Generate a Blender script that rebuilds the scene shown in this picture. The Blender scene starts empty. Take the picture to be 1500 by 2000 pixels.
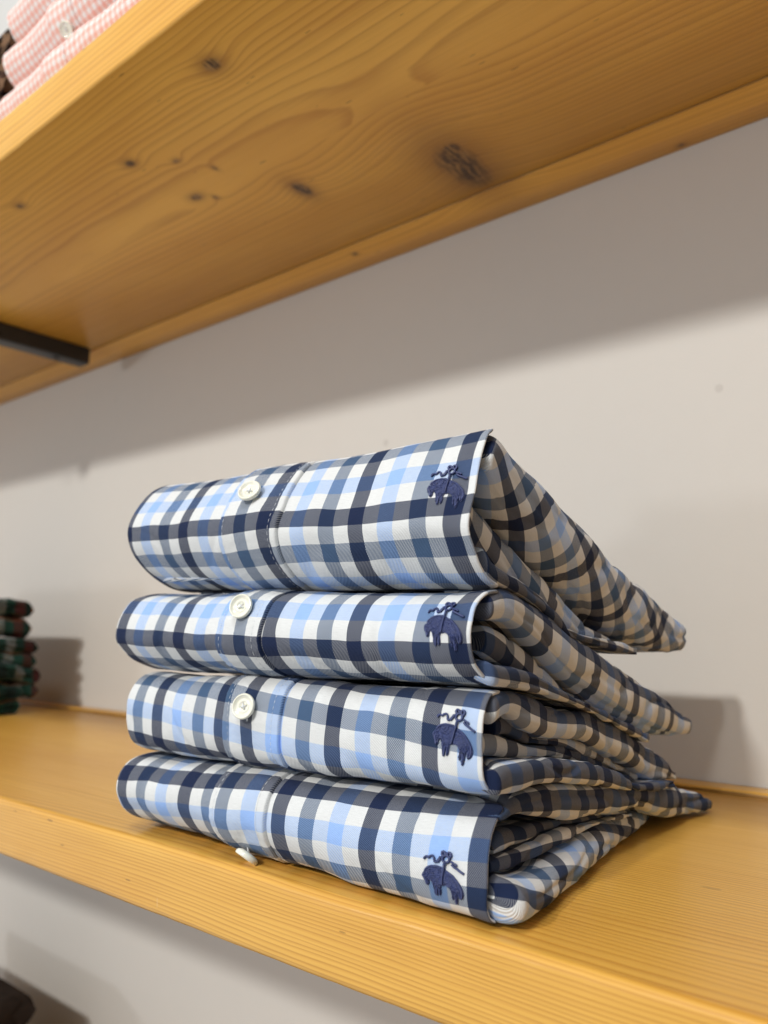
import bpy, math, random
from math import sin, cos, pi, radians, sqrt, exp
from mathutils import Vector, noise, Matrix

random.seed(11)
S = bpy.context.scene
COL = S.collection

# ------------------------------------------------------------------ camera
cam_d = bpy.data.cameras.new("camera")
cam = bpy.data.objects.new("camera", cam_d); COL.objects.link(cam)
cam.location = (0, 0, 0)
cam.rotation_euler = (radians(90) + 0.1447, 0.0, 0.6812)
cam_d.sensor_fit = 'VERTICAL'
cam_d.sensor_height = 8.4
cam_d.lens = 8.4 * 1522.6 / 2000
cam_d.clip_start = 0.01; cam_d.clip_end = 60
cam_d.dof.use_dof = True
cam_d.dof.focus_distance = 0.318
cam_d.dof.aperture_fstop = 2.1
cam_d.dof.aperture_blades = 0
S.camera = cam
S.render.resolution_x = 768; S.render.resolution_y = 1024

# ------------------------------------------------------------------ world / light / exposure
W = bpy.data.worlds.new("World"); S.world = W; W.use_nodes = True
bg = W.node_tree.nodes["Background"]
_nt = W.node_tree
_tc = _nt.nodes.new('ShaderNodeTexCoord'); _sp = _nt.nodes.new('ShaderNodeSeparateXYZ'); _nt.links.new(_tc.outputs['Generated'], _sp.inputs[0])
_a = _nt.nodes.new('ShaderNodeMath'); _a.operation = 'MULTIPLY_ADD'; _nt.links.new(_sp.outputs[0], _a.inputs[0]); _a.inputs[1].default_value = -.44; _a.inputs[2].default_value = .45
_b = _nt.nodes.new('ShaderNodeMath'); _b.operation = 'MULTIPLY_ADD'; _nt.links.new(_sp.outputs[1], _b.inputs[0]); _b.inputs[1].default_value = -.12; _nt.links.new(_a.outputs[0], _b.inputs[2])
_c = _nt.nodes.new('ShaderNodeMath'); _c.operation = 'MAXIMUM'; _nt.links.new(_b.outputs[0], _c.inputs[0]); _c.inputs[1].default_value = .05
_nt.links.new(_c.outputs[0], bg.inputs[1])       # a shop interior: brighter to the front left, dim to the right
bg.inputs[0].default_value = (0.96, 0.98, 1.0, 1)

def lamp(name, loc, target, power, size, color, spread=None):
    d = bpy.data.lights.new(name, 'AREA'); d.shape = 'DISK'; d.size = size; d.energy = power; d.color = color
    if spread: d.spread = radians(spread)
    o = bpy.data.objects.new(name, d); COL.objects.link(o); o.location = loc
    o.rotation_euler = (Vector(target) - Vector(loc)).to_track_quat('-Z', 'Y').to_euler()
    return o
lamp("track_light_centre", (-0.26, -2.1, 1.372), (-0.3, 0.3, 0.0), 41, 0.16, (1.0, 0.965, 0.90))
lamp("track_light_right", (0.06, -2.1, 1.42), (-0.6, 0.4, 0.0), 13, 0.13, (1.0, 0.96, 0.90))
lamp("shop_window_glow", (-1.85, -2.25, 0.02), (-0.3, 0.4, 0.02), 9, 0.22, (0.95, 0.97, 1.0))
lamp("ceiling_panel", (0.25, -0.95, 2.3), (-0.15, 0.25, 0.0), 32, 0.9, (0.90, 0.95, 1.0))

S.view_settings.view_transform = 'Standard'; S.view_settings.look = 'None'
S.view_settings.gamma = 1.0; S.view_settings.use_curve_mapping = False
S.view_settings.exposure = -0.13
S.cycles.use_denoising = True
S.cycles.max_bounces = 8; S.cycles.diffuse_bounces = 5
S.cycles.sample_clamp_indirect = 4.0

# ------------------------------------------------------------------ helpers: objects
def thing(name, label, cat, loc=(0, 0, 0), group=None):
    o = bpy.data.objects.new(name, None); COL.objects.link(o)
    o.location = loc; o['label'] = label; o['category'] = cat
    if group: o['group'] = group
    o.empty_display_size = 0.02
    return o

def mk(name, verts, faces, mat, parent=None, uv=None, smooth=True):
    off = parent_world(parent) if parent else Vector((0, 0, 0))
    me = bpy.data.meshes.new(name)
    me.from_pydata([tuple(Vector(v) - off) for v in verts], [], faces)
    if uv is not None:
        l = me.uv_layers.new(name="cloth")
        for lp in me.loops:
            l.data[lp.index].uv = uv[lp.vertex_index]
    if smooth: me.polygons.foreach_set('use_smooth', [True] * len(me.polygons))
    me.update()
    o = bpy.data.objects.new(name, me); COL.objects.link(o)
    if mat: me.materials.append(mat)
    if parent: o.parent = parent
    return o

def parent_world(p):
    v = Vector((0, 0, 0))
    while p is not None:
        v = v + Vector(p.location); p = p.parent
    return v

class MB:
    def __init__(s): s.v = []; s.f = []; s.uv = []
    def add(s, vs, fs, uv=None):
        b = len(s.v); s.v += [Vector(q) for q in vs]; s.f += [[i + b for i in f] for f in fs]
        s.uv += uv if uv else [(0, 0)] * len(vs)
    def grid(s, P, UV=None, closed_j=False):
        n, m = len(P), len(P[0]); b = len(s.v)
        for i in range(n):
            for j in range(m):
                s.v.append(Vector(P[i][j])); s.uv.append(UV[i][j] if UV else (0, 0))
        for i in range(n - 1):
            for j in range(m if closed_j else m - 1):
                k = (j + 1) % m
                s.f.append([b + i*m + j, b + i*m + k, b + (i+1)*m + k, b + (i+1)*m + j])
        return b
    def tube(s, pts, r, n=7, caps=True, ry=None):
        pts = [Vector(p) for p in pts]; N = len(pts); b = len(s.v)
        rr = r if isinstance(r, (list, tuple)) else [r] * N
        up = Vector((0, 0, 1))
        for i, p in enumerate(pts):
            t = (pts[min(i+1, N-1)] - pts[max(i-1, 0)]).normalized()
            a = t.cross(up)
            if a.length < 1e-4: a = t.cross(Vector((1, 0, 0)))
            a.normalize(); c = t.cross(a).normalized()
            for k in range(n):
                an = 2*pi*k/n
                s.v.append(p + a*cos(an)*rr[i] + c*sin(an)*(ry or 1)*rr[i]); s.uv.append((0, 0))
        for i in range(N - 1):
            for k in range(n):
                q = (k+1) % n
                s.f.append([b+i*n+k, b+i*n+q, b+(i+1)*n+q, b+(i+1)*n+k])
        if caps:
            s.f.append([b+k for k in range(n)][::-1]); s.f.append([b+(N-1)*n+k for k in range(n)])
    def stitch(s, p, q, nrm, r):
        """a short fat thread lying on cloth, tapering to both ends"""
        p, q = Vector(p), Vector(q); m = (p+q)/2 + nrm*r*0.6
        s.tube([p, p.lerp(m, .5)+nrm*r*.25, m, m.lerp(q, .5)+nrm*r*.25, q], [r*.45, r*.95, r, r*.95, r*.45], 6)
    def build(s, name, mat, parent=None, smooth=True):
        return mk(name, s.v, s.f, mat, parent, s.uv, smooth)

def catmull(pts, n):
    """resample a poly line smoothly with n points, evenly by arc length"""
    P = [tuple(map(float, p)) for p in pts]
    P = [tuple(2*a-b for a, b in zip(P[0], P[1]))] + P + [tuple(2*a-b for a, b in zip(P[-1], P[-2]))]
    out = []
    for i in range(1, len(P)-2):
        for k in range(24):
            t = k/24
            out.append(tuple(0.5*((2*b)+(-a+c)*t+(2*a-5*b+4*c-d)*t*t+(-a+3*b-3*c+d)*t**3)
                             for a, b, c, d in zip(P[i-1], P[i], P[i+1], P[i+2])))
    out.append(P[-2])
    L = [0]
    for a, b in zip(out, out[1:]): L.append(L[-1]+sqrt(sum((x-y)**2 for x, y in zip(a, b))))
    res = []; j = 0
    for i in range(n):
        s_ = L[-1]*i/(n-1)
        while j < len(L)-2 and L[j+1] < s_: j += 1
        f = (s_-L[j])/max(1e-12, L[j+1]-L[j]); f = max(0, min(1, f))
        res.append(tuple(x+(y-x)*f for x, y in zip(out[j], out[j+1])))
    return res, L[-1]

def nz(x, y, z, f=1.0, seed=0.0):
    return noise.noise(Vector((x*f+seed*7.3, y*f-seed*3.1, z*f+seed*5.7)))

# ------------------------------------------------------------------ helpers: materials
def new_mat(name):
    m = bpy.data.materials.new(name); m.use_nodes = True
    nt = m.node_tree; b = nt.nodes["Principled BSDF"]
    return m, nt, b
def N(nt, t, **kw):
    n = nt.nodes.new(t)
    for k, v in kw.items(): setattr(n, k, v)
    return n
def M(nt, op, a, b=None, c=None, clamp=False):
    n = nt.nodes.new('ShaderNodeMath'); n.operation = op; n.use_clamp = clamp
    for i, q in enumerate((a, b, c)):
        if q is None: continue
        if isinstance(q, (int, float)): n.inputs[i].default_value = q
        else: nt.links.new(q, n.inputs[i])
    return n.outputs[0]
def mixc(nt, f, a, b, mode='MIX'):
    n = nt.nodes.new('ShaderNodeMix'); n.data_type = 'RGBA'; n.blend_type = mode
    for s_, q in ((n.inputs[0], f), (n.inputs[6], a), (n.inputs[7], b)):
        if isinstance(q, (int, float)): s_.default_value = q
        elif isinstance(q, tuple): s_.default_value = (*q, 1)
        else: nt.links.new(q, s_)
    return n.outputs[2]
def noise_t(nt, vec, scale, detail=2, rough=.5, dist=0.0):
    n = nt.nodes.new('ShaderNodeTexNoise'); n.inputs['Scale'].default_value = scale
    n.inputs['Detail'].default_value = detail; n.inputs['Roughness'].default_value = rough
    n.inputs['Distortion'].default_value = dist
    if vec is not None: nt.links.new(vec, n.inputs['Vector'])
    return n.outputs['Fac']
def ramp(nt, fac, stops, interp='LINEAR'):
    n = nt.nodes.new('ShaderNodeValToRGB'); n.color_ramp.interpolation = interp
    e = n.color_ramp.elements
    while len(e) > 1: e.remove(e[-1])
    e[0].position = stops[0][0]; e[0].color = (*stops[0][1], 1)
    for p, c in stops[1:]:
        q = e.new(p); q.color = (*c, 1)
    nt.links.new(fac, n.inputs[0])
    return n.outputs[0]
def vmul(nt, vec, sc):
    n = nt.nodes.new('ShaderNodeVectorMath'); n.operation = 'MULTIPLY'
    nt.links.new(vec, n.inputs[0]); n.inputs[1].default_value = sc
    return n.outputs[0]
def bump(nt, b, h, strength, dist):
    n = nt.nodes.new('ShaderNodeBump'); n.inputs['Strength'].default_value = strength
    n.inputs['Distance'].default_value = dist
    nt.links.new(h, n.inputs['Height']); nt.links.new(n.outputs[0], b.inputs['Normal'])

def plaid_material(name, sett, w, twill=0.00075, rough=.88, dark=.80, mixw=.47, sheen=.05):
    """yarn dyed twill: warp and weft stripes from one sett, crossing as hatched mixed cells.
    UV is cloth distance in metres; stripe 0 is centred on 0."""
    m, nt, b = new_mat(name); L = nt.links
    uv = N(nt, 'ShaderNodeUVMap', uv_map="cloth").outputs[0]
    sp = N(nt, 'ShaderNodeSeparateXYZ'); L.new(uv, sp.inputs[0])
    wob = noise_t(nt, uv, 60, 2); wob = M(nt, 'MULTIPLY', M(nt, 'SUBTRACT', wob, .5), .0007)
    k = len(sett)
    def stripe(c):
        t = M(nt, 'ADD', M(nt, 'DIVIDE', M(nt, 'ADD', c, wob), w), .5)
        t = M(nt, 'WRAP', t, float(k), 0.0)
        return ramp(nt, M(nt, 'DIVIDE', t, float(k)), [(i/k, cc) for i, cc in enumerate(sett)], 'CONSTANT')
    cu, cv = stripe(sp.outputs[0]), stripe(sp.outputs[1])
    d = M(nt, 'ADD', M(nt, 'MULTIPLY', sp.outputs[0], 1.0), M(nt, 'MULTIPLY', sp.outputs[1], -.72))
    h = M(nt, 'SINE', M(nt, 'MULTIPLY', d, 2*pi/twill))
    h2 = M(nt, 'ADD', M(nt, 'MULTIPLY', h, .62), mixw, clamp=True)
    mix = mixc(nt, h2, cu, cv)
    drk = mixc(nt, 1.0, cu, cv, 'DARKEN')
    bw = N(nt, 'ShaderNodeRGBToBW'); L.new(drk, bw.inputs[0])
    dom = M(nt, 'MAXIMUM', M(nt, 'SUBTRACT', dark, M(nt, 'MULTIPLY', bw.outputs[0], 4.2)), .18)   # the darkest yarns dominate a mixed cell
    col = mixc(nt, dom, mix, drk)
    fib = noise_t(nt, uv, 2600, 2, .7)
    fib2 = noise_t(nt, vmul(nt, uv, (300, 2500, 1)), 1.0, 2, .6)
    f = M(nt, 'ADD', M(nt, 'MULTIPLY', fib, .34), M(nt, 'MULTIPLY', fib2, .24))
    f = M(nt, 'ADD', f, .71)
    cc = N(nt, 'ShaderNodeCombineXYZ'); [L.new(f, cc.inputs[i]) for i in range(3)]
    col = mixc(nt, 1.0, col, cc.outputs[0], 'MULTIPLY')
    L.new(col, b.inputs['Base Color'])
    b.inputs['Roughness'].default_value = rough
    b.inputs['Specular IOR Level'].default_value = .09
    b.inputs['Sheen Weight'].default_value = sheen
    b.inputs['Sheen Roughness'].default_value = .5
    hh = M(nt, 'ADD', M(nt, 'MULTIPLY', h, .25), noise_t(nt, uv, 140, 3, .6))
    bump(nt, b, hh, .5, .0007)
    return m

NAVY = (.013, .022, .060); WHITE = (.70, .708, .70); BLUE = (.31, .475, .83); SLATE = (.058, .104, .190)
plaid = plaid_material("blue_check_cotton", [NAVY, WHITE, BLUE, WHITE, SLATE, WHITE], .00805)
pink = plaid_material("pink_gingham_cotton", [(.87, .45, .36), (.88, .85, .83)], .0030, twill=.0006, dark=.2, mixw=.5)
tartan = plaid_material("green_tartan_flannel", [(.012, .045, .035), (.006, .012, .010), (.015, .05, .035), (.28, .30, .30), (.012, .045, .035), (.10, .012, .012), (.008, .02, .015), (.35, .16, .08)], .011, dark=.3)
brownc = plaid_material("brown_check_flannel", [(.05, .018, .010), (.012, .006, .004), (.07, .03, .015), (.45, .26, .14), (.03, .012, .008)], .012, dark=.3)

def simple_mat(name, c, rough=.5, metal=0, spec=.5, nscale=0, namp=0, bmp=0, coat=0, sub=0):
    m, nt, b = new_mat(name)
    b.inputs['Roughness'].default_value = rough; b.inputs['Metallic'].default_value = metal
    b.inputs['Specular IOR Level'].default_value = spec; b.inputs['Coat Weight'].default_value = coat
    if sub:
        b.inputs['Subsurface Weight'].default_value = sub; b.inputs['Subsurface Radius'].default_value = (.002, .0016, .001)
    tc = N(nt, 'ShaderNodeTexCoord').outputs['Object']
    if nscale:
        f = noise_t(nt, tc, nscale, 4, .6)
        col = mixc(nt, f, tuple(x*(1-namp) for x in c), tuple(min(1, x*(1+namp)) for x in c))
        nt.links.new(col, b.inputs['Base Color'])
        if bmp: bump(nt, b, f, .4, bmp)
    else: b.inputs['Base Color'].default_value = (*c, 1)
    return m
pearl = simple_mat("pearl_button", (.80, .79, .68), .14, spec=.6, nscale=260, namp=.09, coat=.5, sub=.25)
thread_w = simple_mat("white_thread", (.72, .74, .76), .8, nscale=1500, namp=.15)
thread_n = simple_mat("navy_embroidery_thread", (.026, .040, .135), .38, spec=.6, nscale=700, namp=.7)
darkc = simple_mat("dark_brown_wool", (.030, .022, .018), .95, spec=.1, nscale=60, namp=.5, bmp=.002)
steel = simple_mat("black_steel", (.022, .023, .026), .38, spec=.5, nscale=60, namp=.25, bmp=.0002)

def wall_material():
    m, nt, b = new_mat("painted_wall")
    p = N(nt, 'ShaderNodeNewGeometry').outputs['Position']
    f = noise_t(nt, p, 3.0, 3, .5); g = noise_t(nt, p, 60, 4, .6)
    c = mixc(nt, f, (.655, .645, .62), (.69, .68, .65))
    c = mixc(nt, M(nt, 'MULTIPLY', g, .10), c, (.50, .47, .42))
    # a few tiny scuffs
    v = N(nt, 'ShaderNodeTexVoronoi'); v.inputs['Scale'].default_value = 11; nt.links.new(p, v.inputs['Vector'])
    s_ = M(nt, 'LESS_THAN', v.outputs['Distance'], .035)
    c = mixc(nt, M(nt, 'MULTIPLY', s_, .22), c, (.30, .27, .25))
    nt.links.new(c, b.inputs['Base Color']); b.inputs['Roughness'].default_value = .55
    b.inputs['Specular IOR Level'].default_value = .3
    bump(nt, b, noise_t(nt, p, 420, 3, .6), .12, .0006)
    return m

def wood_material(name, cy, cz, knots, plane, seams=(), ring=.0034, tint=1.0, seed=0.0, light=(.64, .365, .088), dark=(.40, .175, .026), marks=(), contrast=1.15, warp=.026, vary=.012, coat=.22):
    """solid pine: growth rings about a pith line along X at (cy,cz), bent round knots.
    knots: (x, y, radius, depth of colour); plane 'xy' for a face seen from above or below"""
    m, nt, b = new_mat(name); L = nt.links
    p = N(nt, 'ShaderNodeNewGeometry').outputs['Position']
    sp = N(nt, 'ShaderNodeSeparateXYZ'); L.new(p, sp.inputs[0]); X, Y, Z = sp.outputs
    w1 = noise_t(nt, vmul(nt, p, (2.2, 9, 9)), 1.0, 2, .5)
    w2 = noise_t(nt, vmul(nt, p, (7, 40, 40)), 1.0, 3, .5)
    n = nt.nodes.new('ShaderNodeCombineXYZ')
    st = M(nt, 'FLOOR', M(nt, 'DIVIDE', M(nt, 'SUBTRACT', Y, .2405), .1335))      # glued staves
    cyn = M(nt, 'ADD', M(nt, 'MULTIPLY', M(nt, 'SINE', M(nt, 'MULTIPLY', st, 4.1)), .05), cy)
    dy = M(nt, 'SUBTRACT', Y, cyn); dz = M(nt, 'SUBTRACT', Z, cz)
    r = M(nt, 'SQRT', M(nt, 'ADD', M(nt, 'MULTIPLY', dy, dy), M(nt, 'MULTIPLY', dz, dz)))
    r = M(nt, 'ADD', r, M(nt, 'MULTIPLY', M(nt, 'SUBTRACT', w1, .5), warp))
    r = M(nt, 'ADD', r, M(nt, 'MULTIPLY', M(nt, 'SUBTRACT', w2, .5), .0035))
    km = None; halo = None
    for (kx, ky, kr, kry, ks) in knots:
        ex = M(nt, 'DIVIDE', M(nt, 'SUBTRACT', X, kx), kr*1.25); ey = M(nt, 'DIVIDE', M(nt, 'SUBTRACT', Y, ky), kry)
        d2 = M(nt, 'ADD', M(nt, 'MULTIPLY', ex, ex), M(nt, 'MULTIPLY', ey, ey))
        d2 = M(nt, 'ADD', d2, M(nt, 'MULTIPLY', M(nt, 'SUBTRACT', w2, .5), 1.6))
        g = M(nt, 'POWER', 2.718, M(nt, 'MULTIPLY', d2, -.10))
        r = M(nt, 'ADD', r, M(nt, 'MULTIPLY', g, kr*.8))
        core = M(nt, 'MULTIPLY', M(nt, 'SUBTRACT', 1.25, d2, clamp=True), ks)
        hl = M(nt, 'MULTIPLY', M(nt, 'POWER', 2.718, M(nt, 'MULTIPLY', d2, -.33)), ks*.75)
        km = core if km is None else M(nt, 'MAXIMUM', km, core)
        halo = hl if halo is None else M(nt, 'MAXIMUM', halo, hl)
    rc = N(nt, 'ShaderNodeCombineXYZ'); L.new(M(nt, 'MULTIPLY', r, 130.0), rc.inputs[0])
    r = M(nt, 'ADD', r, M(nt, 'MULTIPLY', M(nt, 'SUBTRACT', noise_t(nt, rc.outputs[0], 1.0, 3, .6), .5), vary))
    t = M(nt, 'FRACT', M(nt, 'DIVIDE', r, ring))
    # soft earlywood rising into a sharp dark latewood line
    late = M(nt, 'POWER', t, 2.6)
    edge = M(nt, 'SMOOTH_MIN', M(nt, 'MULTIPLY', M(nt, 'SUBTRACT', 1.0, t), 9.0), 1.0, .2)
    late = M(nt, 'MULTIPLY', late, edge, clamp=True)
    fib = noise_t(nt, vmul(nt, p, (14, 900, 900)), 1.0, 3, .6)
    fib2 = noise_t(nt, vmul(nt, p, (60, 2600, 2600)), 1.0, 2, .6)
    big = noise_t(nt, vmul(nt, p, (2.5, 11, 11)), 1.3, 3, .55)
    lt = tuple(x*tint for x in light); dk = tuple(x*tint for x in dark)
    amt = M(nt, 'ADD', M(nt, 'MULTIPLY', late, M(nt, 'ADD', M(nt, 'MULTIPLY', big, .8), .25)), M(nt, 'MULTIPLY', M(nt, 'SUBTRACT', fib, .5), .42))
    c = mixc(nt, M(nt, 'MULTIPLY', amt, contrast, clamp=True), lt, dk)
    c = mixc(nt, M(nt, 'MULTIPLY', ramp(nt, big, [(.38, (0, 0, 0)), (.66, (1, 1, 1))]), .50), c, (lt[0]*.74, lt[1]*.60, lt[2]*.42))
    sv = M(nt, 'FRACT', M(nt, 'MULTIPLY', M(nt, 'SINE', M(nt, 'MULTIPLY', st, 12.9)), 43.7))
    c = mixc(nt, M(nt, 'MULTIPLY', sv, .22), c, (lt[0]*.72, lt[1]*.62, lt[2]*.5))
    speck = N(nt, 'ShaderNodeTexVoronoi'); speck.inputs['Scale'].default_value = 1.0
    L.new(vmul(nt, p, (24, 130, 130)), speck.inputs['Vector'])
    spk = M(nt, 'MULTIPLY', M(nt, 'LESS_THAN', M(nt, 'ADD', speck.outputs['Distance'], M(nt, 'MULTIPLY', w2, .25)), .165), .5)
    c = mixc(nt, spk, c, (.14, .058, .014))
    if km is not None:
        c = mixc(nt, halo, c, (.20, .075, .016))
        kc = mixc(nt, ramp(nt, noise_t(nt, vmul(nt, p, (330, 70, 70)), 1.0, 3, .7), [(.44, (0, 0, 0)), (.60, (1, 1, 1))]), (.030, .012, .005), (.36, .20, .06))
        c = mixc(nt, M(nt, 'MULTIPLY', km, .92, clamp=True), c, kc)
    for s_ in seams:
        ln = M(nt, 'LESS_THAN', M(nt, 'ABSOLUTE', M(nt, 'SUBTRACT', M(nt, 'ADD', Y, M(nt, 'MULTIPLY', M(nt, 'SUBTRACT', w2, .5), .0016)), s_)), .0007)
        c = mixc(nt, M(nt, 'MULTIPLY', ln, .65), c, (.13, .055, .012))
    for (ax, mx, mc, rx, rc, colr) in marks:              # chips, dents and flecks of paint
        q_ = Y if ax == 'top' else Z
        ex = M(nt, 'DIVIDE', M(nt, 'SUBTRACT', X, mx), rx); ey = M(nt, 'DIVIDE', M(nt, 'SUBTRACT', q_, mc), rc)
        dd = M(nt, 'ADD', M(nt, 'MULTIPLY', ex, ex), M(nt, 'MULTIPLY', ey, ey))
        dd = M(nt, 'ADD', dd, M(nt, 'MULTIPLY', M(nt, 'SUBTRACT', noise_t(nt, p, 900, 2, .6), .5), 3.0))
        k_ = M(nt, 'MULTIPLY', M(nt, 'LESS_THAN', dd, 1.0), .5)
        if ax == 'front': k_ = M(nt, 'MULTIPLY', k_, M(nt, 'LESS_THAN', Y, .2405))
        c = mixc(nt, k_, c, colr)
    L.new(c, b.inputs['Base Color'])
    rg = M(nt, 'ADD', M(nt, 'MULTIPLY', fib, .20), .26)
    L.new(rg, b.inputs['Roughness'])
    b.inputs['Specular IOR Level'].default_value = .42
    b.inputs['Coat Weight'].default_value = coat; b.inputs['Coat Roughness'].default_value = .24
    h = M(nt, 'ADD', M(nt, 'MULTIPLY', late, -.5), M(nt, 'ADD', M(nt, 'MULTIPLY', fib, .7), M(nt, 'MULTIPLY', fib2, .4)))
    bump(nt, b, h, .35, .0004)
    return m

# ------------------------------------------------------------------ setting: wall and shelves
YW, YF = 0.547, 0.2385
ZL, ZU = -0.104, 0.346           # lower shelf top, upper shelf underside

wm = wall_material()
v = [(-5, YW, -1.6), (4, YW, -1.6), (4, YW, 2.4), (-5, YW, 2.4)]
v += [(x, YW+.12, z) for x, y, z in v]
wl = mk("wall", v, [[0, 1, 2, 3], [7, 6, 5, 4], [0, 4, 5, 1], [1, 5, 6, 2], [2, 6, 7, 3], [3, 7, 4, 0]], wm, None, None, False)
wl['kind'] = 'structure'; wl['label'] = 'plain warm grey painted wall behind the shelves'

def board(x0, x1, y0, y1, z0, z1, r, nx, seed, wob=.0005, chips=True):
    """a planed board with worn rounded front arrises, a little uneven along its length"""
    prof = []
    for k in range(7):
        a = pi/2*k/6; prof.append((y0 + r - r*sin(a), z0 + r - r*cos(a)))
    for k in range(5): prof.append((y0, z0+r+(z1-z0-2*r)*(k+1)/6))
    for k in range(7):
        a = pi/2*k/6; prof.append((y0 + r - r*cos(a), z1 - r + r*sin(a)))
    prof += [(y0+(y1-y0)*.3, z1), (y0+(y1-y0)*.7, z1), (y1, z1), (y1, z0), (y0+(y1-y0)*.5, z0)]
    P = []
    for i in range(nx+1):
        x = x0+(x1-x0)*i/nx; row = []
        for (y, z) in prof:
            front = max(0, 1-(y-y0)/.006)
            d = front*wob*(nz(x, z, 0, 9, seed)+.6*nz(x, z*3, 1, 45, seed))
            e = front*(1 if (z > z1-r*1.1 or z < z0+r*1.1) else 0)*.0006*max(0, nz(x, z, 3, 120, seed))
            row.append((x, y+d+e, z))
        P.append(row)
    mb = MB(); n0 = mb.grid(P, None, True)
    m = len(prof)
    mb.f.append([n0+j for j in range(m)]); mb.f.append([n0+nx*m+j for j in range(m)][::-1])
    return mb

UK = [(-.361, .275, .0052, .0052, 1.0), (-.299, .464, .0125, .033, .95), (-.294, .441, .0060, .008, 1.0), (-.417, .410, .0046, .0105, 1.0), (-.492, .364, .0040, .0035, .9),
      (-.493, .303, .0036, .0034, .9), (-.463, .323, .0024, .0022, .8), (-.617, .280, .0036, .0026, 1.0), (-.455, .518, .0020, .0020, 1.0), (-.480, .374, .0016, .003, .7), (-.448, .347, .0014, .003, .6), (-.161, .541, .002, .002, .9)]
wood_up = wood_material("pine_board_underside", .37, .2, UK, 'xy', (.5035,), .0031, seed=1, light=(.82, .46, .078), dark=(.40, .155, .014), coat=.03, contrast=1.15, warp=.008, vary=.008)
wood_lo = wood_material("pine_board_lower", .15, -.34, [(.05, .33, .006, .006, .8)], 'xy', (.528,), .0017, seed=2, light=(.78, .45, .085), dark=(.38, .15, .017), warp=.016, vary=.0035, contrast=1.5, marks=[('top', -.1062, .3391, .0040, .0012, (.34, .17, .04)), ('front', -.3309, -.1300, .0004, .0022, (.70, .46, .20))])
wood_bs = wood_material("pine_board_bottom", .2, -.8, [(-.4, .4, .006, .006, .8)], 'xy', (), .003, seed=3)

up = thing("upper_shelf", "knotty pine shelf board overhead, seen from below", "shelf", (-.8, .39, ZU))
board(-2.6, 1.4, YF, .5030, ZU, ZU+.0355, .0022, 500, 1).build("board", wood_up, up)
board(-2.6, 1.4, .5036, YW-.0005, ZU-.0009, ZU+.0353, .0012, 200, 4).build("back_strip", wood_up, up)
lo = thing("lower_shelf", "pine shelf board carrying the stack of blue checked shirts", "shelf", (-.8, .39, ZL-.0325))
board(-2.6, 1.4, YF-.0012, .5275, ZL-.0325, ZL, .0035, 700, 2).build("board", wood_lo, lo)
board(-2.6, 1.4, .5280, YW-.0005, ZL-.0325, ZL+.0030, .0025, 200, 5).build("back_strip", wood_lo, lo)
bo = thing("bottom_shelf", "pine shelf board below the frame carrying the dark folded pile", "shelf", (-.8, .39, -.59))
board(-2.6, 1.4, YF, YW-.0005, -.622, -.59, .003, 60, 3).build("board", wood_bs, bo)

def box_mb(x0, x1, y0, y1, z0, z1, bev=.0015):
    import bmesh
    bm = bmesh.new(); bmesh.ops.create_cube(bm, size=1)
    for q in bm.verts: q.co = Vector(((x0+x1)/2+q.co.x*(x1-x0), (y0+y1)/2+q.co.y*(y1-y0), (z0+z1)/2+q.co.z*(z1-z0)))
    bmesh.ops.bevel(bm, geom=bm.edges[:], offset=bev, segments=2, affect='EDGES', profile=.5)
    mb = MB(); bm.verts.index_update()
    mb.add([q.co.copy() for q in bm.verts], [[w.index for w in f.verts] for f in bm.faces]); bm.free()
    return mb
br = thing("shelf_bracket", "black square steel bar fixed under the upper shelf at the left", "bracket", (-.89, .4, ZU-.012))
box_mb(-.902, -.880, .262, .499, ZU-.0215, ZU-.0005, .002).build("bar", steel, br, False)
cap = MB(); cap.tube([(-.891, .33, ZU-.0225), (-.891, .33, ZU-.0212)], .0045, 12); cap.build("screw", steel, br)
cap = MB(); cap.tube([(-.891, .46, ZU-.0225), (-.891, .46, ZU-.0212)], .0045, 12); cap.build("screw", steel, br)
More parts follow.
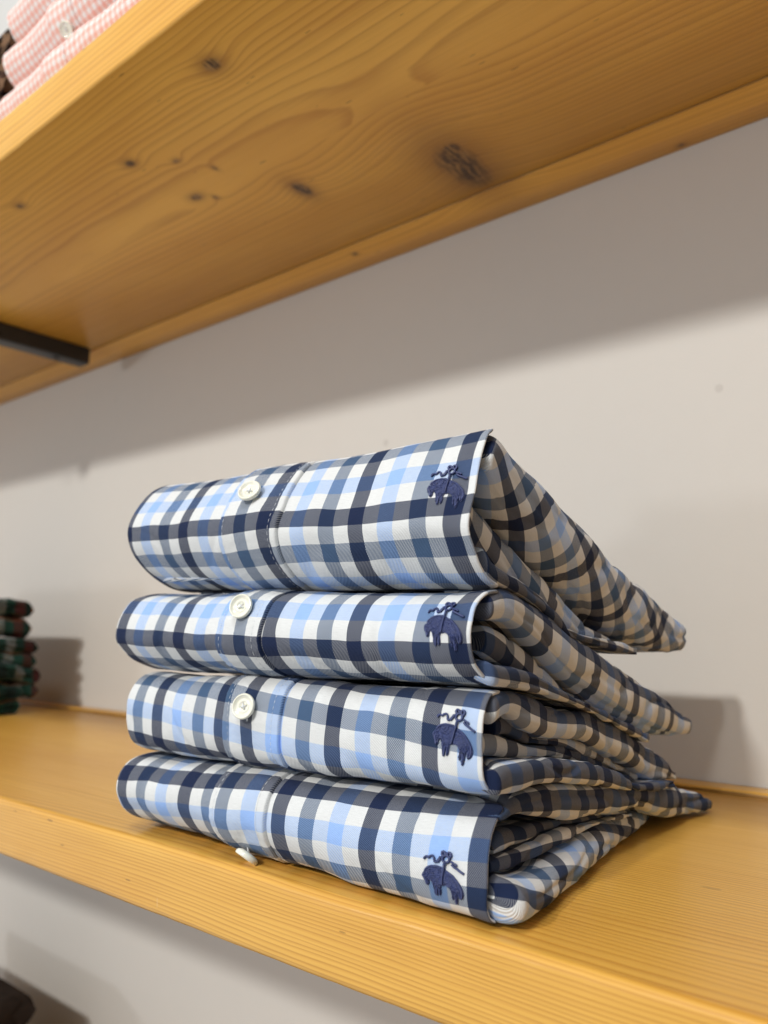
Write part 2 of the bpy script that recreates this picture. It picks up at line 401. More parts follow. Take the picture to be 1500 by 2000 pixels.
# ------------------------------------------------------------------ folded cloth builders
class Panel:
    """rolled front of a folded shirt: a sheet swept along X between two side profiles"""
    def __init__(s, L, R, xL, xR, nL, nR, sign, colN, rowskew=0, groove=None, seed=0, amp=.0006):
        s.n = 96
        s.L, s.lL = catmull(L, s.n); s.R, s.lR = catmull(R, s.n)
        s.xL, s.xR = xL, xR; s.groove = groove; s.seed = seed; s.amp = amp
        s.sign = sign; s.colN = colN
        def arc_at(P, ln, z):                      # arc length of the front-most run at height z
            best = min(range(len(P)), key=lambda i: abs(P[i][1]-z) + (10 if P[i][0] > .262 else 0))
            return best/(s.n-1)*ln
        s.aL, s.aR = arc_at(s.L, s.lL, nL), arc_at(s.R, s.lR, nR)
    def raw(s, x, j):
        f = (x-s.xL)/(s.xR-s.xL); f = max(0, min(1, f)); j = max(0, min(s.n-1, j))
        i = min(int(j), s.n-2); t = j-i
        a = [s.L[i][k]*(1-t)+s.L[i+1][k]*t for k in (0, 1)]; b = [s.R[i][k]*(1-t)+s.R[i+1][k]*t for k in (0, 1)]
        return Vector((x, a[0]*(1-f)+b[0]*f, a[1]*(1-f)+b[1]*f))
    def normal(s, x, j):
        d = s.raw(x, j+1.5)-s.raw(x, j-1.5)
        return Vector((0, -d.z, d.y)).normalized()          # outwards, bottom-to-top profile
    def at(s, x, j, off=0.0):
        p = s.raw(x, j); n = s.normal(x, j)
        v = j/(s.n-1)
        d = s.amp*(1.5*nz(x, v*.08, 0, 22, s.seed)+.8*nz(x, v*.1, 2, 60, s.seed))*sin(pi*v)
        if s.groove is not None:
            g = x-s.groove
            if g > 0: d += .0009*exp(-(g/.022)**2)-.0045*exp(-(g/.00075)**2)
            else: d += -.0004*exp(-(g/.012)**2)
        d -= .00055*max(0, .10-abs(nz(x+v*.02, v*.07, 5, 30, s.seed)))/.10*sin(pi*v)
        w = 0
        if s.groove is not None:
            w = .0011*nz(v*.09, 3.3, 0, 55, s.seed)*exp(-((x-s.groove)/.016)**2)+.0016*(v-.5)*exp(-((x-s.groove)/.05)**2)
        return p+n*(d+off)+Vector((w, 0, 0)), n
    def uv(s, x, j, colN=None):
        f = (x-s.xL)/(s.xR-s.xL); f = max(0, min(1, f)); v = j/(s.n-1)
        a = (v*s.lL-s.aL)*(1-f)+(v*s.lR-s.aR)*f
        a += .0013*nz(x, 0, 7, 26, s.seed)+.0005*nz(x, a, 2, 70, s.seed)
        return ((x+.0005*nz(x, a, 4, 60, s.seed)-(s.colN if colN is None else colN))*(s.sign), a*s.sign)
    def j_at(s, x, z):
        return min((k*.25 for k in range(4*(s.n-1))), key=lambda j: abs(s.raw(x, j).z-z)+(10 if s.raw(x, j).y > .262 else 0))
    def build(s, parent, mat, colL=None):
        P, UV = [], []
        # left hem turned in, sheet, right hem turned in
        turn = [(-.016, .0026), (-.006, .0022), (-.0014, .0017), (-.0001, .0012), (.0004, .0008), (.0005, .0004), (.0003, .0001)]
        cols = [(s.xL-a, b) for a, b in turn]
        nx = 230
        xs = [s.xL+(s.xR-s.xL)*i/nx for i in range(nx+1)]
        if s.groove is not None: xs = sorted(xs+[s.groove+q*.0002 for q in range(-4, 14)])
        cols += [(x, 0) for x in xs] + [(s.xR+a, b) for a, b in turn[::-1]]
        for (x, inn) in cols:
            row, ur = [], []
            for j in range(s.n):
                xc = max(s.xL, min(s.xR, x))
                p, n = s.at(xc, j, -inn)
                p.x += x-xc
                # the back ends of the sheet tuck in behind the side folds
                eb = max(0, min(1, (p.y-.2530)/.009)); p.x -= .017*eb*eb*exp(-max(0, s.xR-x)/.012)
                edge = exp(-((x-s.xR)/.006)**2)
                p.x += edge*.0009*nz(j*.02, 1.7, 0, 3.0, s.seed)*1.5
                row.append(p)
                cN = s.colN
                if colL is not None and s.groove is not None and x < s.groove-.012: cN = colL
                u, vv = s.uv(xc, j, cN)
                ur.append((u+(x-xc+inn)*s.sign*(1 if x > 0 or x >= s.xR else 1), vv))
            P.append(row); UV.append(ur)
        mb = MB(); mb.grid(P, UV)
        o = mb.build("front_panel", mat, parent)
        return o
    def strip(s, parent, mat, xa, xb, colN, name="placket", off=.0018):
        P, UV = [], []
        e = .00035
        cols = [(xa-e*.5, -.0008), (xa, off*.45), (xa+e, off*.85), (xa+2.5*e, off)]
        k = 26
        cols += [(xa+.0012+(xb-xa-.0024)*i/k, off) for i in range(k+1)]
        cols += [(xb-2.2*e, off*1.0), (xb-e, off*.8), (xb-.3*e, off*.2), (xb-.2*e, -.002)]
        for (x, o_) in cols:
            row, ur = [], []
            for j in range(2, s.n-2):
                h = 0
                for sx in (xa+.0032, xb-.0048): h -= .00035*exp(-((x-sx)/.0006)**2)
                h += .0003*nz(x, j*.01, 0, 90, s.seed+3)
                p, n = s.at(x, j, o_+h); row.append(p); ur.append(s.uv(x, j, colN))
            P.append(row); UV.append(ur)
        mb = MB(); mb.grid(P, UV); o = mb.build(name, mat, parent)
        for sx in (xa+.0032, xb-.0048):
            st = MB(); j = 5.0
            while j < s.n-5:
                a, n = s.at(sx, j, off-.00008); b, _ = s.at(sx+.0001, j+1.4, off-.00008)
                st.stitch(a, b, n, .00009); j += 2.3
            st.build("stitch_row", thread_w, o)
        return o

def slab(parent, mat, T, B, xL, name, xr=-.150, bul=.85, bulmax=.010, skew=0.0, vrow=0.0, u0=0.0, seed=0, wr=1.0, nst=140, xtip=None, sgn=1, endr=.7, frontr=.55, dzl=0.0, ymin=.268, floor=-.1036):
    """one folded layer of cloth: rounded right and left fold edges, closed at the back tip.
    T and B: (y, z) of its upper and lower outline at the right edge, front to back"""
    Tc, lT = catmull(T, nst); Bc, lB = catmull(B, nst)
    nr, nf = 34, 14
    P, UV = [], []
    arc = 0; prev = None
    for i in range(nst):
        s_ = i/(nst-1)
        t = Vector((0, Tc[i][0], Tc[i][1])); b = Vector((0, Bc[i][0], Bc[i][1]))
        c = (t+b)/2; h = (t-b)/2
        hl = h.length
        if prev is not None: arc += (c-prev).length
        prev = c.copy()
        x_r = xr if not xtip else xr+(xtip-xr)*s_
        bu = min(bulmax, hl*bul)
        if s_ > .96: bu *= sqrt(max(0, 1-((s_-.96)/.04)**2*.75))
        row, ur = [], []
        # right bulge, from top to bottom
        q = pi*(hl+bu)/2
        fade = min(1, s_*8)
        for k in range(nr+1):
            a = pi*k/nr
            ca = cos(a); sa = sin(a)
            # squash to a plumper fold
            pt = c+h*(abs(ca)**.85*(1 if ca > 0 else -1))+Vector((x_r-bu+bu*(sa**.8 if sa > 0 else 0), 0, 0))
            v_ = (a/pi-.5)*q*1.02
            w_ = wr*(.5+.45*s_)*fade
            d = .0016*w_*nz(arc, v_*.7, 0, 30, seed)+.0006*w_*nz(arc*1.0, v_*.5, 3, 95, seed)
            # soft diagonal drag creases
            d += .0014*w_*(abs(nz(arc+v_*.8, arc*.35, 5, 55, seed))-.25)
            d -= .0013*w_*max(0, .16-abs(nz(arc+v_*.5, v_*3.2, 9, 26, seed)))/.16
            nn = (h.normalized()*ca*1.0+Vector((1, 0, 0))*sa*1.2) if hl > 1e-6 else Vector((1, 0, 0))
            pt += nn*d
            row.append(pt); ur.append(((arc+u0+skew*v_)*sgn, v_+vrow-skew*arc*.8))
        xl = xL
        for k in range(1, nf+1):                      # underside to the left
            x = (x_r-bu)+(xl+.006-(x_r-bu))*k/nf
            row.append(c-h+Vector((x, 0, 0))); ur.append((arc+u0, -q/2+vrow-((x_r-bu)-x)))
        for k in range(1, 9):                        # left fold
            a = pi-pi*k/8
            row.append(c+h*cos(a)+Vector((xl+.006-.006*sin(a), 0, 0))); ur.append((arc+u0, -q/2+vrow-((x_r-bu)-xl)-k*.001))
        for k in range(1, nf):                        # top back to the right
            x = xl+.006+((x_r-bu)-xl-.006)*k/nf
            row.append(c+h+Vector((x, 0, 0))); ur.append((arc+u0, q/2+vrow+((x_r-bu)-x)))
        w_l = x_r-bu-.004
        for j, pt in enumerate(row):
            if pt.x < x_r-bu-1e-6:
                g_ = min(1, (x_r-bu-pt.x)/.02)
                pt.y = pt.y+(max(pt.y, ymin)-pt.y)*g_
                pt.z += (c.z-pt.z)*.12*min(1, g_*3)*max(0, 1-(pt.y-.24)/.06)
                pt.z = max(pt.z+dzl*(x_r-bu-pt.x)/.2, floor)
        P.append(row); UV.append(ur)
    mb = MB(); b0 = mb.grid(P, UV, True); m = len(P[0])
    # both ends close as soft rolls of cloth
    for (ii, i2, sg) in ((nst-1, nst-4, 1), (0, 3, -1)):
        last = P[ii]
        hh = (Vector((0, Tc[ii][0], Tc[ii][1]))-Vector((0, Bc[ii][0], Bc[ii][1]))).length/2
        dirv = Vector((0, Tc[ii][0]+Bc[ii][0]-Tc[i2][0]-Bc[i2][0], Tc[ii][1]+Bc[ii][1]-Tc[i2][1]-Bc[i2][1])).normalized()
        ext = hh*(endr if sg == 1 else frontr)
        prevb = b0+ii*m
        cy = (Tc[ii][0]+Bc[ii][0])/2; cz = (Tc[ii][1]+Bc[ii][1])/2
        nq = 6
        for q_ in range(1, nq+1):
            a = pi/2*q_/(nq+.35)
            nb = len(mb.v)
            for k_, p in enumerate(last):
                p = Vector(p); cen = Vector((p.x, cy, cz))
                ou = 1 if sg == 1 else max(0, min(1, (p.x+.1535)/.004))
                pp = cen+(p-cen)*cos(a)+dirv*ext*sin(a)*ou
                pp.x += (-1 if p.x > -.2 else 1)*(.004 if sg == 1 else .010)*(1-cos(a))
                mb.v.append(pp); mb.uv.append((UV[ii][k_][0]+sg*max(ext, hh)*a, vrow+(UV[ii][k_][1]-vrow)*cos(a)))
            for k_ in range(m):
                k2 = (k_+1) % m
                f = [prevb+k_, prevb+k2, nb+k2, nb+k_]
                mb.f.append(f if sg == 1 else f[::-1])
            prevb = nb
        f = [prevb+k_ for k_ in range(m)]
        mb.f.append(f if sg == 1 else f[::-1])
    return mb.build(name, mat, parent)

# ------------------------------------------------------------------ buttons and emblem
def button(parent, pos, nrm, cloth_pt, up_hint=(0, 0, 1), R=.0057, spin=.5):
    n = Vector(nrm).normalized(); a = n.cross(Vector(up_hint)).normalized(); c = n.cross(a).normalized()
    pos = Vector(pos); K = 40
    prof = [(0, -.0011), (.7, -.0010), (.93, -.0004), (1.0, .0002), (1.0, .0008), (.95, .0012), (.86, .00125), (.78, .0009), (.62, .00045), (.50, .00048), (.46, .0006), (.30, .00025), (0, .00015)]
    mb = MB(); P = []
    holes = [(.20*cos(spin+k*pi/2), .20*sin(spin+k*pi/2)) for k in range(4)]
    dense = []
    for (r0, h0), (r1, h1) in zip(prof, prof[1:]):
        for k in range(3): dense.append((r0+(r1-r0)*k/3, h0+(h1-h0)*k/3))
    dense.append(prof[-1])
    for r_, h_ in dense:
        row = []
        for k in range(K):
            an = 2*pi*k/K; x, y = r_*cos(an), r_*sin(an)
            hh = h_
            if h_ > 0 and r_ < .5:
                for hx, hy in holes:
                    hh -= .0009*exp(-(((x-hx)**2+(y-hy)**2)/.0035))
            row.append(pos+a*x*R+c*y*R+n*hh*1.25)
        P.append(row)
    mb.grid(P, None, True)
    o = mb.build("button", pearl, parent)
    th = MB()
    for i in range(2):
        h1, h2 = holes[i], holes[i+2]
        p1 = pos+a*h1[0]*R+c*h1[1]*R+n*.0001; p2 = pos+a*h2[0]*R+c*h2[1]*R+n*.0001
        th.tube([p1, p1+n*.0006, (p1+p2)/2+n*.0010, p2+n*.0006, p2], .00028, 6)
    # sewn shank behind the button
    cp = Vector(cloth_pt)
    for i in range(5):
        an = i*1.26
        o1 = (a*cos(an)+c*sin(an))*.0007
        th.tube([pos-n*.0008+o1*.8, (pos+cp)/2+o1*.4+Vector((0, 0, -.0006)), cp+o1*.9], .00022, 5)
    th.build("thread", thread_w, o)
    return o

BODY = [(330, 690), (348, 622), (385, 595), (388, 545), (440, 498), (520, 470), (600, 468), (660, 492), (720, 520), (800, 562), (872, 635), (930, 715), (965, 800), (975, 870), (955, 940), (925, 960), (900, 930), (905, 870), (880, 850), (882, 930), (880, 1000), (868, 1080), (838, 1078), (836, 1000), (826, 930), (815, 1010), (795, 1010), (790, 930), (783, 862), (750, 800), (700, 768), (655, 790), (632, 775), (622, 840), (628, 930), (612, 985), (592, 985), (596, 900), (580, 870), (570, 930), (566, 1010), (536, 1005), (520, 935), (510, 860), (486, 780), (462, 742), (440, 760), (442, 820), (412, 858), (388, 832), (372, 772), (345, 742)]
def inside(x, y, poly):
    c = False; n = len(poly)
    for i in range(n):
        (x1, y1), (x2, y2) = poly[i], poly[(i+1) % n]
        if (y1 > y) != (y2 > y) and x < (x2-x1)*(y-y1)/(y2-y1)+x1: c = not c
    return c
def emblem(panel, parent, x0, z0, rot, sc=1.0, seed=0):
    rnd = random.Random(seed)
    j0 = panel.j_at(x0, z0); per = (panel.lL+panel.lR)/2/(panel.n-1)
    sx, sy = .0000272*sc, .0000236*sc
    def S_(q, h=0.0):
        a = (q[0]-655)*sx; b_ = -(q[1]-640)*sy
        a2 = a*cos(rot)-b_*sin(rot); b2 = a*sin(rot)+b_*cos(rot)
        return panel.at(x0+a2, j0+b2/per, .0001+h)
    mb = MB()
    def st(p, q, r=.00034, h=.0):
        a, n = S_(p, h); b_, _ = S_(q, h); mb.stitch(a, b_, n, r)
    def curve(pts, r=.00036, h=.0002, twist=True, ry=None):
        P, ln = catmull(pts, max(4, int(len(pts)*7)))
        pp = []
        for p in P: pp.append(S_(p, h)[0])
        mb.tube(pp, [r*(1+.16*sin(i*2.1)) for i in range(len(pp))], 7)
        if twist:                                   # satin turns wrapped over the cord
            for i in range(1, len(P)-1, 1):
                dx, dy = P[i+1][0]-P[i-1][0], P[i+1][1]-P[i-1][1]; l = math.hypot(dx, dy) or 1
                w = r/sx*.95
                ox, oy = -dy/l*w, dx/l*w
                st((P[i][0]-ox+dx/l*5, P[i][1]-oy+dy/l*5), (P[i][0]+ox-dx/l*5, P[i][1]+oy-dy/l*5), .00017, h+r*.55)
    # fleece body filled with rows of short stitches whose lean follows the back
    y = 478
    while y < 1078:
        x = 325+rnd.uniform(0, 16)
        while x < 975:
            if inside(x, y, BODY):
                # direction field: radial around the belly
                ang = math.atan2(y-860, x-655)+pi/2*(0.15 if y > 850 else 1.0)+rnd.uniform(-.35, .35)
                if y > 850: ang = pi/2+rnd.uniform(-.15, .15)
                l = 17
                dx, dy = cos(ang)*l, sin(ang)*l
                if inside(x+dx*.9, y+dy*.9, BODY) and inside(x-dx*.9, y-dy*.9, BODY):
                    st((x-dx, y-dy), (x+dx, y+dy), rnd.uniform(.00016, .00027), .00005+rnd.uniform(0, .00035))
                elif True:
                    st((x-dx*.5, y-dy*.5), (x+dx*.4, y+dy*.4), .00016, .00005)
            x += 19
        y += 15
    # outline cord
    ol = BODY+[BODY[0]]
    for a, b_ in zip(ol, ol[1:]): st(a, b_, .00013, .00008)
    # raised back edge, haunch, legs
    curve([(372, 600), (400, 545), (460, 500), (540, 482), (620, 482)], .00042, .0003)
    curve([(720, 540), (800, 585), (868, 660), (925, 745), (950, 840), (945, 930)], .00040, .0003)
    curve([(560, 850), (560, 920), (558, 995)], .00030, .0003); curve([(600, 870), (602, 930), (605, 980)], .00026, .0003)
    curve([(842, 890), (850, 970), (855, 1062)], .00032, .0003); curve([(905, 850), (915, 910), (925, 945)], .00030, .0003)
    curve([(360, 700), (392, 770), (410, 835)], .00044, .0003); curve([(352, 660), (345, 700)], .00040, .0003)
    # hanging band
    curve([(672, 385), (668, 500), (655, 640), (652, 765)], .00046, .00075)
    # ribbon knot
    curve([(680+52*cos(a*pi/6), 318+58*sin(a*pi/6)) for a in range(13)], .00044, .0004)
    curve([(650, 290), (610, 250), (615, 205), (655, 215), (672, 262)], .00044, .0004)
    curve([(700, 262), (690, 215), (725, 198), (748, 235), (735, 280)], .00044, .0004)
    curve([(590, 300), (572, 350), (545, 395), (515, 405), (500, 350), (470, 318), (440, 330), (415, 362), (380, 352), (352, 380), (350, 408)], .00040, .0003)
    curve([(752, 340), (800, 362), (835, 372), (845, 392)], .00038, .0003)
    curve([(770, 385), (812, 418), (860, 440), (905, 466), (965, 492)], .00044, .0003)
    curve([(560, 405), (585, 350), (600, 300), (640, 290)], .00036, .0003)
    return mb.build("embroidered_emblem", thread_n, parent)

# ------------------------------------------------------------------ the four checked shirts
PROF = {
 1: dict(R=[(.274, .0150), (.266, .0138), (.257, .0136), (.2480, .0165), (.2405, .0225), (.2367, .0295), (.2348, .0355), (.2362, .0435), (.2392, .0510), (.2425, .0585), (.2455, .0655), (.2492, .0722), (.2530, .0750), (.2575, .0762), (.2615, .0756)],
         L=[(.280, .0185), (.270, .0190), (.261, .0213), (.2475, .0286), (.2385, .0385), (.2352, .0479), (.2366, .0563), (.2424, .0653), (.2502, .0735), (.2600, .0783), (.270, .0780), (.282, .0730)]),
 2: dict(R=[(.274, -.0225), (.266, -.0222), (.257, -.0218), (.2460, -.0195), (.2385, -.0150), (.2352, -.0095), (.2344, -.0032), (.2360, .0022), (.2385, .0065), (.2425, .0100), (.2480, .0124), (.256, .0125), (.268, .0095)],
         L=[(.285, -.0230), (.272, -.0242), (.2602, -.0238), (.2460, -.0185), (.2383, -.0124), (.2347, -.0070), (.2361, .0008), (.2400, .0080), (.2450, .0135), (.2563, .0168), (.268, .0170), (.282, .013)]),
 3: dict(R=[(.274, -.0600), (.266, -.0604), (.257, -.0606), (.2475, -.0590), (.2415, -.0540), (.2405, -.0440), (.2422, -.0330), (.2455, -.0265), (.2500, -.0242), (.258, -.0243), (.270, -.0285)],
         L=[(.285, -.0655), (.270, -.0662), (.2555, -.0655), (.2440, -.0606), (.2400, -.0550), (.2383, -.0467), (.2385, -.0390), (.2415, -.0310), (.2480, -.0258), (.260, -.0250), (.282, -.029)]),
 4: dict(R=[(.274, -.1030), (.265, -.1032), (.255, -.1033), (.2460, -.1022), (.2418, -.0975), (.2408, -.0896), (.2422, -.0800), (.2462, -.0706), (.2515, -.0655), (.259, -.0640), (.270, -.0655)],
         L=[(.300, -.1030), (.285, -.1030), (.2650, -.1025), (.2530, -.0990), (.2435, -.0940), (.2375, -.0878), (.2360, -.0815), (.2379, -.0745), (.2440, -.0690), (.2542, -.0664), (.268, -.0665), (.285, -.0690)]),
}
def sc_pts(P, f0=1.0, f1=1.0):
    n = len(P)
    return [(y*(f0+(f1-f0)*i/(n-1)), z*(f0+(f1-f0)*i/(n-1))) for i, (y, z) in enumerate(P)]
# outline of every folded layer at the right edge: upper and lower (y, z)
LAY = {
 1: [("top_fold", [(.2525, .0690), (.2565, .0742), (.2630, .0755), (.2702, .0721), (.2900, .0650), (.3070, .0591), (.3336, .0494), (.3544, .0391), (.3896, .0284), (.4330, .0135), (.4585, .0005)],
      [(.2500, .0600), (.2510, .0553), (.2571, .0470), (.2754, .0377), (.2935, .0275), (.3071, .0225), (.3373, .0125), (.3671, .0005), (.4050, -.0110), (.4400, -.0152), (.4555, -.0140)], dict(skew=.75, bul=1.0, bulmax=.017, u0=.006, vrow=.004)),
     ("middle_fold", [(.2410, .0545), (.2469, .0533), (.2530, .0473), (.2685, .0389), (.2925, .0261), (.3156, .0158), (.3463, .0000), (.3700, -.0060)],
      [(.2400, .0330), (.2442, .0274), (.2618, .0220), (.2830, .0136), (.3078, .0036), (.3250, -.0020), (.3401, -.0065), (.3700, -.0090)], dict(xr=-.1575, skew=.35, u0=.02, vrow=-.002)),
     ("lower_fold", [(.2470, .0290), (.2510, .0247), (.2609, .0206), (.2744, .0179), (.2951, .0102), (.3078, .0036), (.3227, -.0029), (.3889, -.0102)],
      [(.2490, .0160), (.2570, .0150), (.2653, .0138), (.2883, .0074), (.3015, .0009), (.3201, -.0062), (.3885, -.0150)], dict(xr=-.1510, skew=.05, u0=.030, vrow=.001))],
 2: [("top_fold", [(.2480, .0110), (.2550, .0135), (.2653, .0138), (.2892, .0078), (.3110, .0002), (.3492, -.0126), (.3931, -.0255), (.4358, -.0410), (.4600, -.0530)],
      [(.2480, .0020), (.2663, .0010), (.2843, -.0075), (.3144, -.0242), (.3308, -.0308), (.3683, -.0457), (.3918, -.0516), (.4385, -.0595), (.4570, -.0600)], dict(skew=.0, bul=.95, bulmax=.012, u0=.003, vrow=.006)),
     ("middle_fold", [(.2540, .0000), (.2640, -.0010), (.2859, -.0093), (.3124, -.0243), (.3430, -.0339), (.37, -.043)],
      [(.2540, -.0105), (.2640, -.0138), (.2852, -.0208), (.3087, -.0283), (.3426, -.0384), (.37, -.047)], dict(xr=-.1565, skew=.2, u0=.014, vrow=-.001)),
     ("lower_fold", [(.2440, -.0125), (.2500, -.0140), (.2701, -.0165), (.2881, -.0219), (.3086, -.0293), (.3253, -.0333), (.3904, -.0522)],
      [(.2474, -.0215), (.2608, -.0232), (.2736, -.0252), (.3084, -.0320), (.3250, -.0368), (.3899, -.0568)], dict(xr=-.1480, skew=.0, u0=.018, vrow=.003))],
 3: [("top_fold", [(.2490, -.0250), (.2545, -.0236), (.2736, -.0263), (.2963, -.0319), (.3250, -.0369), (.3440, -.0414), (.3694, -.0477), (.3853, -.0549), (.4170, -.0665), (.4348, -.0765)],
      [(.2500, -.0355), (.2620, -.0330), (.2768, -.0406), (.2954, -.0459), (.3171, -.0472), (.3271, -.0500), (.3520, -.0590), (.3799, -.0680), (.3988, -.0765), (.4339, -.0820)], dict(skew=.0, bul=.95, bulmax=.011, u0=.010, vrow=.004)),
     ("upper_middle_fold", [(.2600, -.0350), (.2740, -.0355), (.2900, -.0440), (.3200, -.0475), (.3573, -.0590), (.3941, -.0735)],
      [(.2600, -.0410), (.2740, -.0420), (.2900, -.0478), (.3200, -.0525), (.3512, -.0620), (.3939, -.0760)], dict(xr=-.1570, skew=.1, u0=.0, vrow=.0)),
     ("lower_middle_fold", [(.2460, -.0400), (.2564, -.0395), (.2849, -.0470), (.3217, -.0525), (.3573, -.0636), (.3941, -.0759)],
      [(.2460, -.0475), (.2560, -.0478), (.2845, -.0519), (.3212, -.0568), (.3512, -.0656), (.3939, -.0775)], dict(xr=-.1570, skew=.1, u0=.022, vrow=.009)),
     ("lower_fold", [(.2450, -.0500), (.2523, -.0490), (.2723, -.0500), (.2994, -.0534), (.3298, -.0590), (.3512, -.0656), (.3744, -.0742), (.42, -.079)],
      [(.2466, -.0592), (.2628, -.0606), (.2827, -.0605), (.3188, -.0665), (.3395, -.0706), (.3743, -.0775), (.42, -.083)], dict(xr=-.1465, skew=.0, u0=.004, vrow=.002))],
 4: [("top_fold", [(.2500, -.0668), (.2669, -.0622), (.2942, -.0628), (.3289, -.0680), (.3643, -.0735), (.3910, -.0765), (.4220, -.0815), (.4530, -.0900), (.4740, -.0985)],
      [(.2530, -.0690), (.2666, -.0692), (.2891, -.0748), (.3143, -.0798), (.3510, -.0835), (.3820, -.0865), (.3985, -.0935), (.4350, -.1000), (.4730, -.1020)], dict(skew=.0, bul=.95, bulmax=.012, u0=.014, vrow=.001, xtip=-.146)),
     ("upper_middle_fold", [(.2546, -.0785), (.2620, -.0755), (.2817, -.0764), (.3211, -.0806), (.3729, -.0868)],
      [(.2560, -.0822), (.2693, -.0831), (.2928, -.0825), (.3275, -.0845), (.3790, -.0895)], dict(xr=-.1560, skew=.1, u0=.012, vrow=.004)),
     ("lower_middle_fold", [(.2490, -.0825), (.2617, -.0832), (.2813, -.0833), (.3120, -.0835), (.3790, -.0885)],
      [(.2490, -.0866), (.2640, -.0886), (.2809, -.0893), (.3117, -.0876), (.3789, -.0905)], dict(xr=-.1535, skew=.1, u0=.030, vrow=.0)),
     ("lower_fold", [(.2490, -.0870), (.2600, -.0895), (.2780, -.0912), (.3067, -.0890), (.3450, -.0880), (.4100, -.0910)],
      [(.2490, -.1020), (.2560, -.1032), (.2730, -.1035), (.3180, -.1035), (.3700, -.1035), (.4200, -.1020)], dict(xr=-.1395, skew=.55, u0=.010, vrow=.006, xtip=-.160, bul=1.6, bulmax=.014))],
}
SH = {
 1: dict(dzl=0.009, xL=-.367, nL=.0475, nR=.0435, sign=1, col=-.1585, colL=-.3195, pa=-.2894, pb=-.2511, pcol=-.2584, emb=(-.1634, .0516, 0.03, .97), btn=(-.2722, .0583),
    label="topmost of the four blue checked shirts, thickest roll, its tail drooping off the back", z=.0145),
 2: dict(dzl=0.003, xL=-.372, nL=-.0062, nR=-.0105, sign=1, col=-.1567, colL=-.3190, pa=-.2893, pb=-.2587, pcol=-.2555, emb=(-.1630, .0003, 0.0, 1.0), btn=(-.2722, .0052),
    label="second blue checked shirt from the top, directly under the thick top roll", z=-.023),
 3: dict(dzl=-0.003, xL=-.3645, nL=-.0576, nR=-.0640, sign=1, col=-.1731, colL=-.2909, pa=-.2880, pb=-.2518, pcol=-.2719, emb=(-.1624, -.0392, -.14, 1.0), btn=(-.2708, -.0372),
    label="third blue checked shirt from the top, its emblem on a light blue band", z=-.062),
 4: dict(dzl=-0.001, xL=-.3675, nL=-.0745, nR=-.0650, sign=-1, col=-.1548, colL=-.3143, pa=-.2938, pb=-.2595, pcol=-.3010, emb=(-.1683, -.0886, -.05, 1.0), btn=(-.2700, -.0985),
    label="bottom blue checked shirt resting on the pine shelf, button hanging over the front edge", z=ZL),
}
GRP = "blue checked shirts stacked on the lower shelf"
for k in (4, 3, 2, 1):
    c = SH[k]
    root = thing("folded_shirt", c['label'], "shirt", (-.26, .34, c['z']), GRP)
    pn = Panel(PROF[k]['L'], PROF[k]['R'], c['xL'], -.1515, c['nL'], c['nR'], c['sign'], c['col'], groove=c['pb']+.0002, seed=k*1.7, amp=.0013)
    pn.build(root, plaid, c['colL'])
    pk = pn.strip(root, plaid, c['pa'], c['pb'], c['pcol'])
    for i, (nm, T, B, kw) in enumerate(LAY[k]):
        kw = dict(kw)
        slab(root, plaid, T, B, c['xL']+.003, nm, dzl=c['dzl'] if (k > 1 or i == 2) else .002, seed=k*3.1+i, sgn=1, **kw)
    bx, bz = c['btn']
    if k < 4:
        j = pn.j_at(bx, bz); p, n = pn.at(bx, j, .0012)
        nb = (n+Vector((.28, 0, .02 if k != 2 else -.25))).normalized()
        pos = p+n*.0030+Vector((0, 0, .0008))
        button(root, pos, nb, p+Vector((0.0004, 0, -.0072)) if k != 2 else p, spin=.5+k)
    else:
        j = pn.j_at(bx, -.0972); p, n = pn.at(bx-.0045, j, .0013)
        nb = (n+Vector((-.22, 0, -.12))).normalized()
        button(root, p+n*.0034, nb, p+Vector((-.002, -.0003, .0050)), spin=1.0)
    ex, ez, er, es = c['emb']
    emblem(pn, root, ex, ez, er, es, seed=k)

# ------------------------------------------------------------------ pink gingham shirts on the upper shelf
def pile_shirt(name, label, cat, group, mat, xL, xR, y0, y1, zb, zt, seed, placket=None, drop=.0, sign=1, btn=False, layers=2):
    root = thing(name, label, cat, ((xL+xR)/2, (y0+y1)/2, zb), group)
    h = zt-zb; m = (zt+zb)/2
    def pr(d): return [(y0+.08, zb+.0005), (y0+.03, zb+.0005), (y0+.014+d, zb+h*.06), (y0+.005+d, zb+h*.22), (y0+d, m), (y0+.003+d, zb+h*.75), (y0+.012+d, zt-h*.06), (y0+.03, zt-.0005), (y0+.08, zt-drop*.2-.001)]
    pn = Panel(pr(0), pr(.001), xL, xR, m, m, sign, xR, groove=placket[1]+.0002 if placket else None, seed=seed, amp=.0012)
    pn.build(root, mat, None)
    if placket: pn.strip(root, mat, placket[0], placket[1], placket[1]-.004)
    for i in range(layers):
        a = zb+h*i/layers+.0008; b = zb+h*(i+1)/layers-.0004
        nm = ("lower_fold", "top_fold")[i] if layers == 2 else ("lower_fold", "middle_fold", "top_fold")[i]
        dr = [drop*t*t for t in (0, .3, .6, 1.0)]
        ys = [y0+.012+(y1-y0-.012-.01*(layers-1-i))*t for t in (0, .3, .6, 1.0)]
        T = [(y, max(b-d, zb+.004)) for y, d in zip(ys, dr)]; B = [(y, max(a-d*.7, zb)) for y, d in zip(ys, dr)]
        slab(root, mat, T, B, xL+.002, nm, xr=xR+.0015, seed=seed+i*2.3, nst=50, floor=-9, u0=seed*.01, vrow=seed*.003, wr=1.8)
    if btn:
        p, n = pn.at(btn[0], pn.j_at(btn[0], btn[1]), .0012)
        button(root, p+n*.002, (n+Vector((.2, 0, .1))), p, spin=.3)
    return root
PG = "pink gingham shirts stacked on the upper shelf"
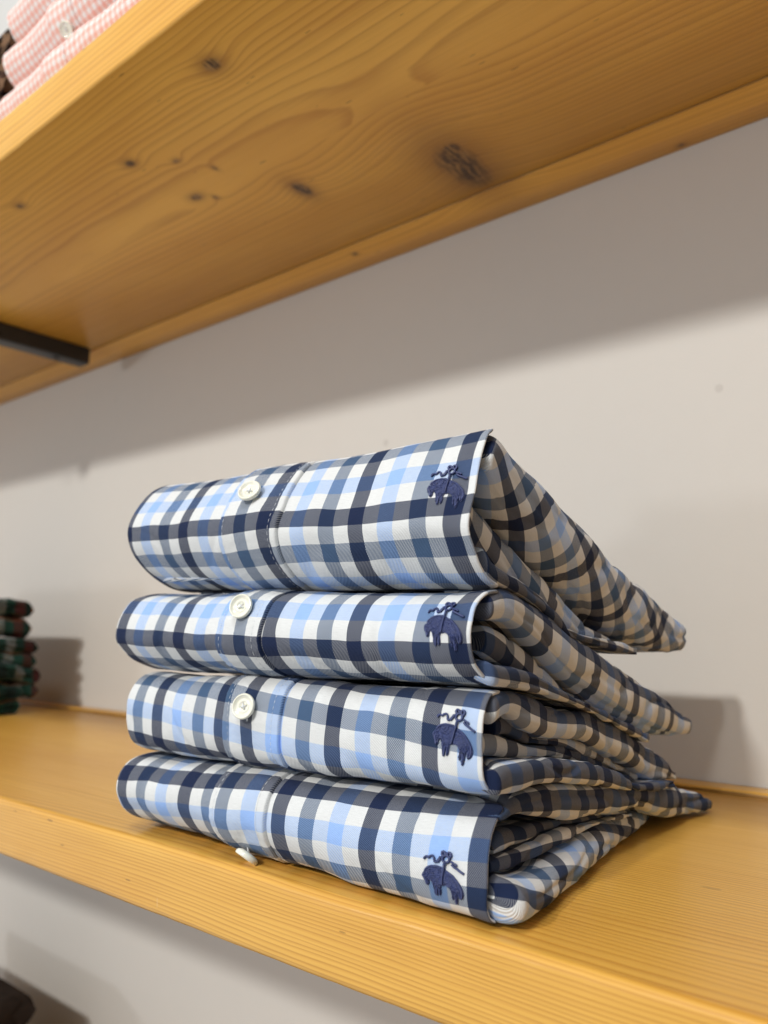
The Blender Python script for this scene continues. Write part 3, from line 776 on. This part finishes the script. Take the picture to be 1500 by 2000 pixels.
zt0 = ZU+.0355
pz = [zt0+.0003, zt0+.0415, zt0+.0835, zt0+.124]
labs = ["lowest pink gingham shirt, lying directly on the upper pine shelf", "middle pink gingham shirt with a pearl button, between two others", "topmost pink gingham shirt cut off by the upper left corner"]
for i in range(3):
    pile_shirt("gingham_shirt", labs[i], "shirt", PG, pink, -.592+.004*(i == 1), -.355, YF+.006+.001*i, .46, pz[i], pz[i+1]-.0006, 20+i, placket=(-.520+.002*i, -.489+.002*i), btn=(-.499, pz[i]+.007) if i == 1 else False)

# brown checked pile further left on the upper shelf, tartan pile on the lower shelf, dark pile below
BG = "brown checked shirts at the far left of the upper shelf"
for i, lb in enumerate(("lowest dark brown checked shirt, left of the pink pile", "second dark brown checked shirt, left of the pink pile", "uppermost dark brown checked shirt left of the pink pile")):
    pile_shirt("flannel_shirt", lb, "shirt", BG, brownc, -.88-.004*i, -.64+.005*(i % 2), YF+.012+.004*i, .46, zt0+.0003+.046*i, zt0+.0455+.046*i, 30+i)
TG = "green tartan shirts at the left of the lower shelf"
tz = [ZL+.0004, ZL+.036, ZL+.074, ZL+.106, ZL+.150]
tl = ["lowest green tartan shirt on the lower shelf at the left edge", "second green tartan shirt from the bottom at the left edge", "third green tartan shirt from the bottom at the left edge", "topmost green tartan shirt at the left edge"]
for i in range(4):
    root = thing("tartan_shirt", tl[i], "shirt", (-1.04, .35, tz[i]), TG)
    zb, zt = tz[i], tz[i+1]-.001
    dq = [.0, .016, .018, .014][i]
    ye = [.455, .474, .470, .460][i]
    for q, (a, b) in enumerate(((0, .5), (.5, 1.0))):
        za, zc = zb+(zt-zb)*a, zb+(zt-zb)*b
        slab(root, tartan, [(.262, zc), (.33, zc-dq*.15), (.39, max(zc-dq*.5, ZL+.01)), (ye, max(zc-dq*1.1, ZL+.008+.01*q))],
             [(.262, za+.0005), (.33, za-dq*.15), (.39, max(za-dq*.5, ZL+.0005)), (ye, max(za-dq*1.1, ZL+.0006))],
             -1.18, ("lower_fold", "top_fold")[q], xr=-.921-.006*(q == 0), seed=40+i*2+q, nst=40, ymin=.262, u0=.013*i, vrow=.01*q, wr=3.6, bulmax=.018)
    m_ = (zb+zt)/2
    pr = [(.31, zb), (.27, zb+.001), (.255, zb+.008), (.25, m_), (.256, zt-.006), (.27, zt-.001), (.31, zt-.003)]
    Panel(pr, pr, -1.18, -.923, m_, m_, 1, -.95, seed=50+i, amp=.0015).build(root, tartan)
DG = "dark shirts piled on the bottom shelf"
for i, lb in enumerate(("lower dark shirt of the pile under the lower shelf at the left", "middle dark shirt of the pile under the lower shelf at the left", "top dark shirt of the pile under the lower shelf at the left")):
    z0 = -.5897+.077*i
    pile_shirt("dark_shirt", lb, "shirt", DG, darkc, -1.12, -.862-.01*(i % 2), YF+.09, .455, z0-.010*i, z0+.0665-.010*i, 60+i)
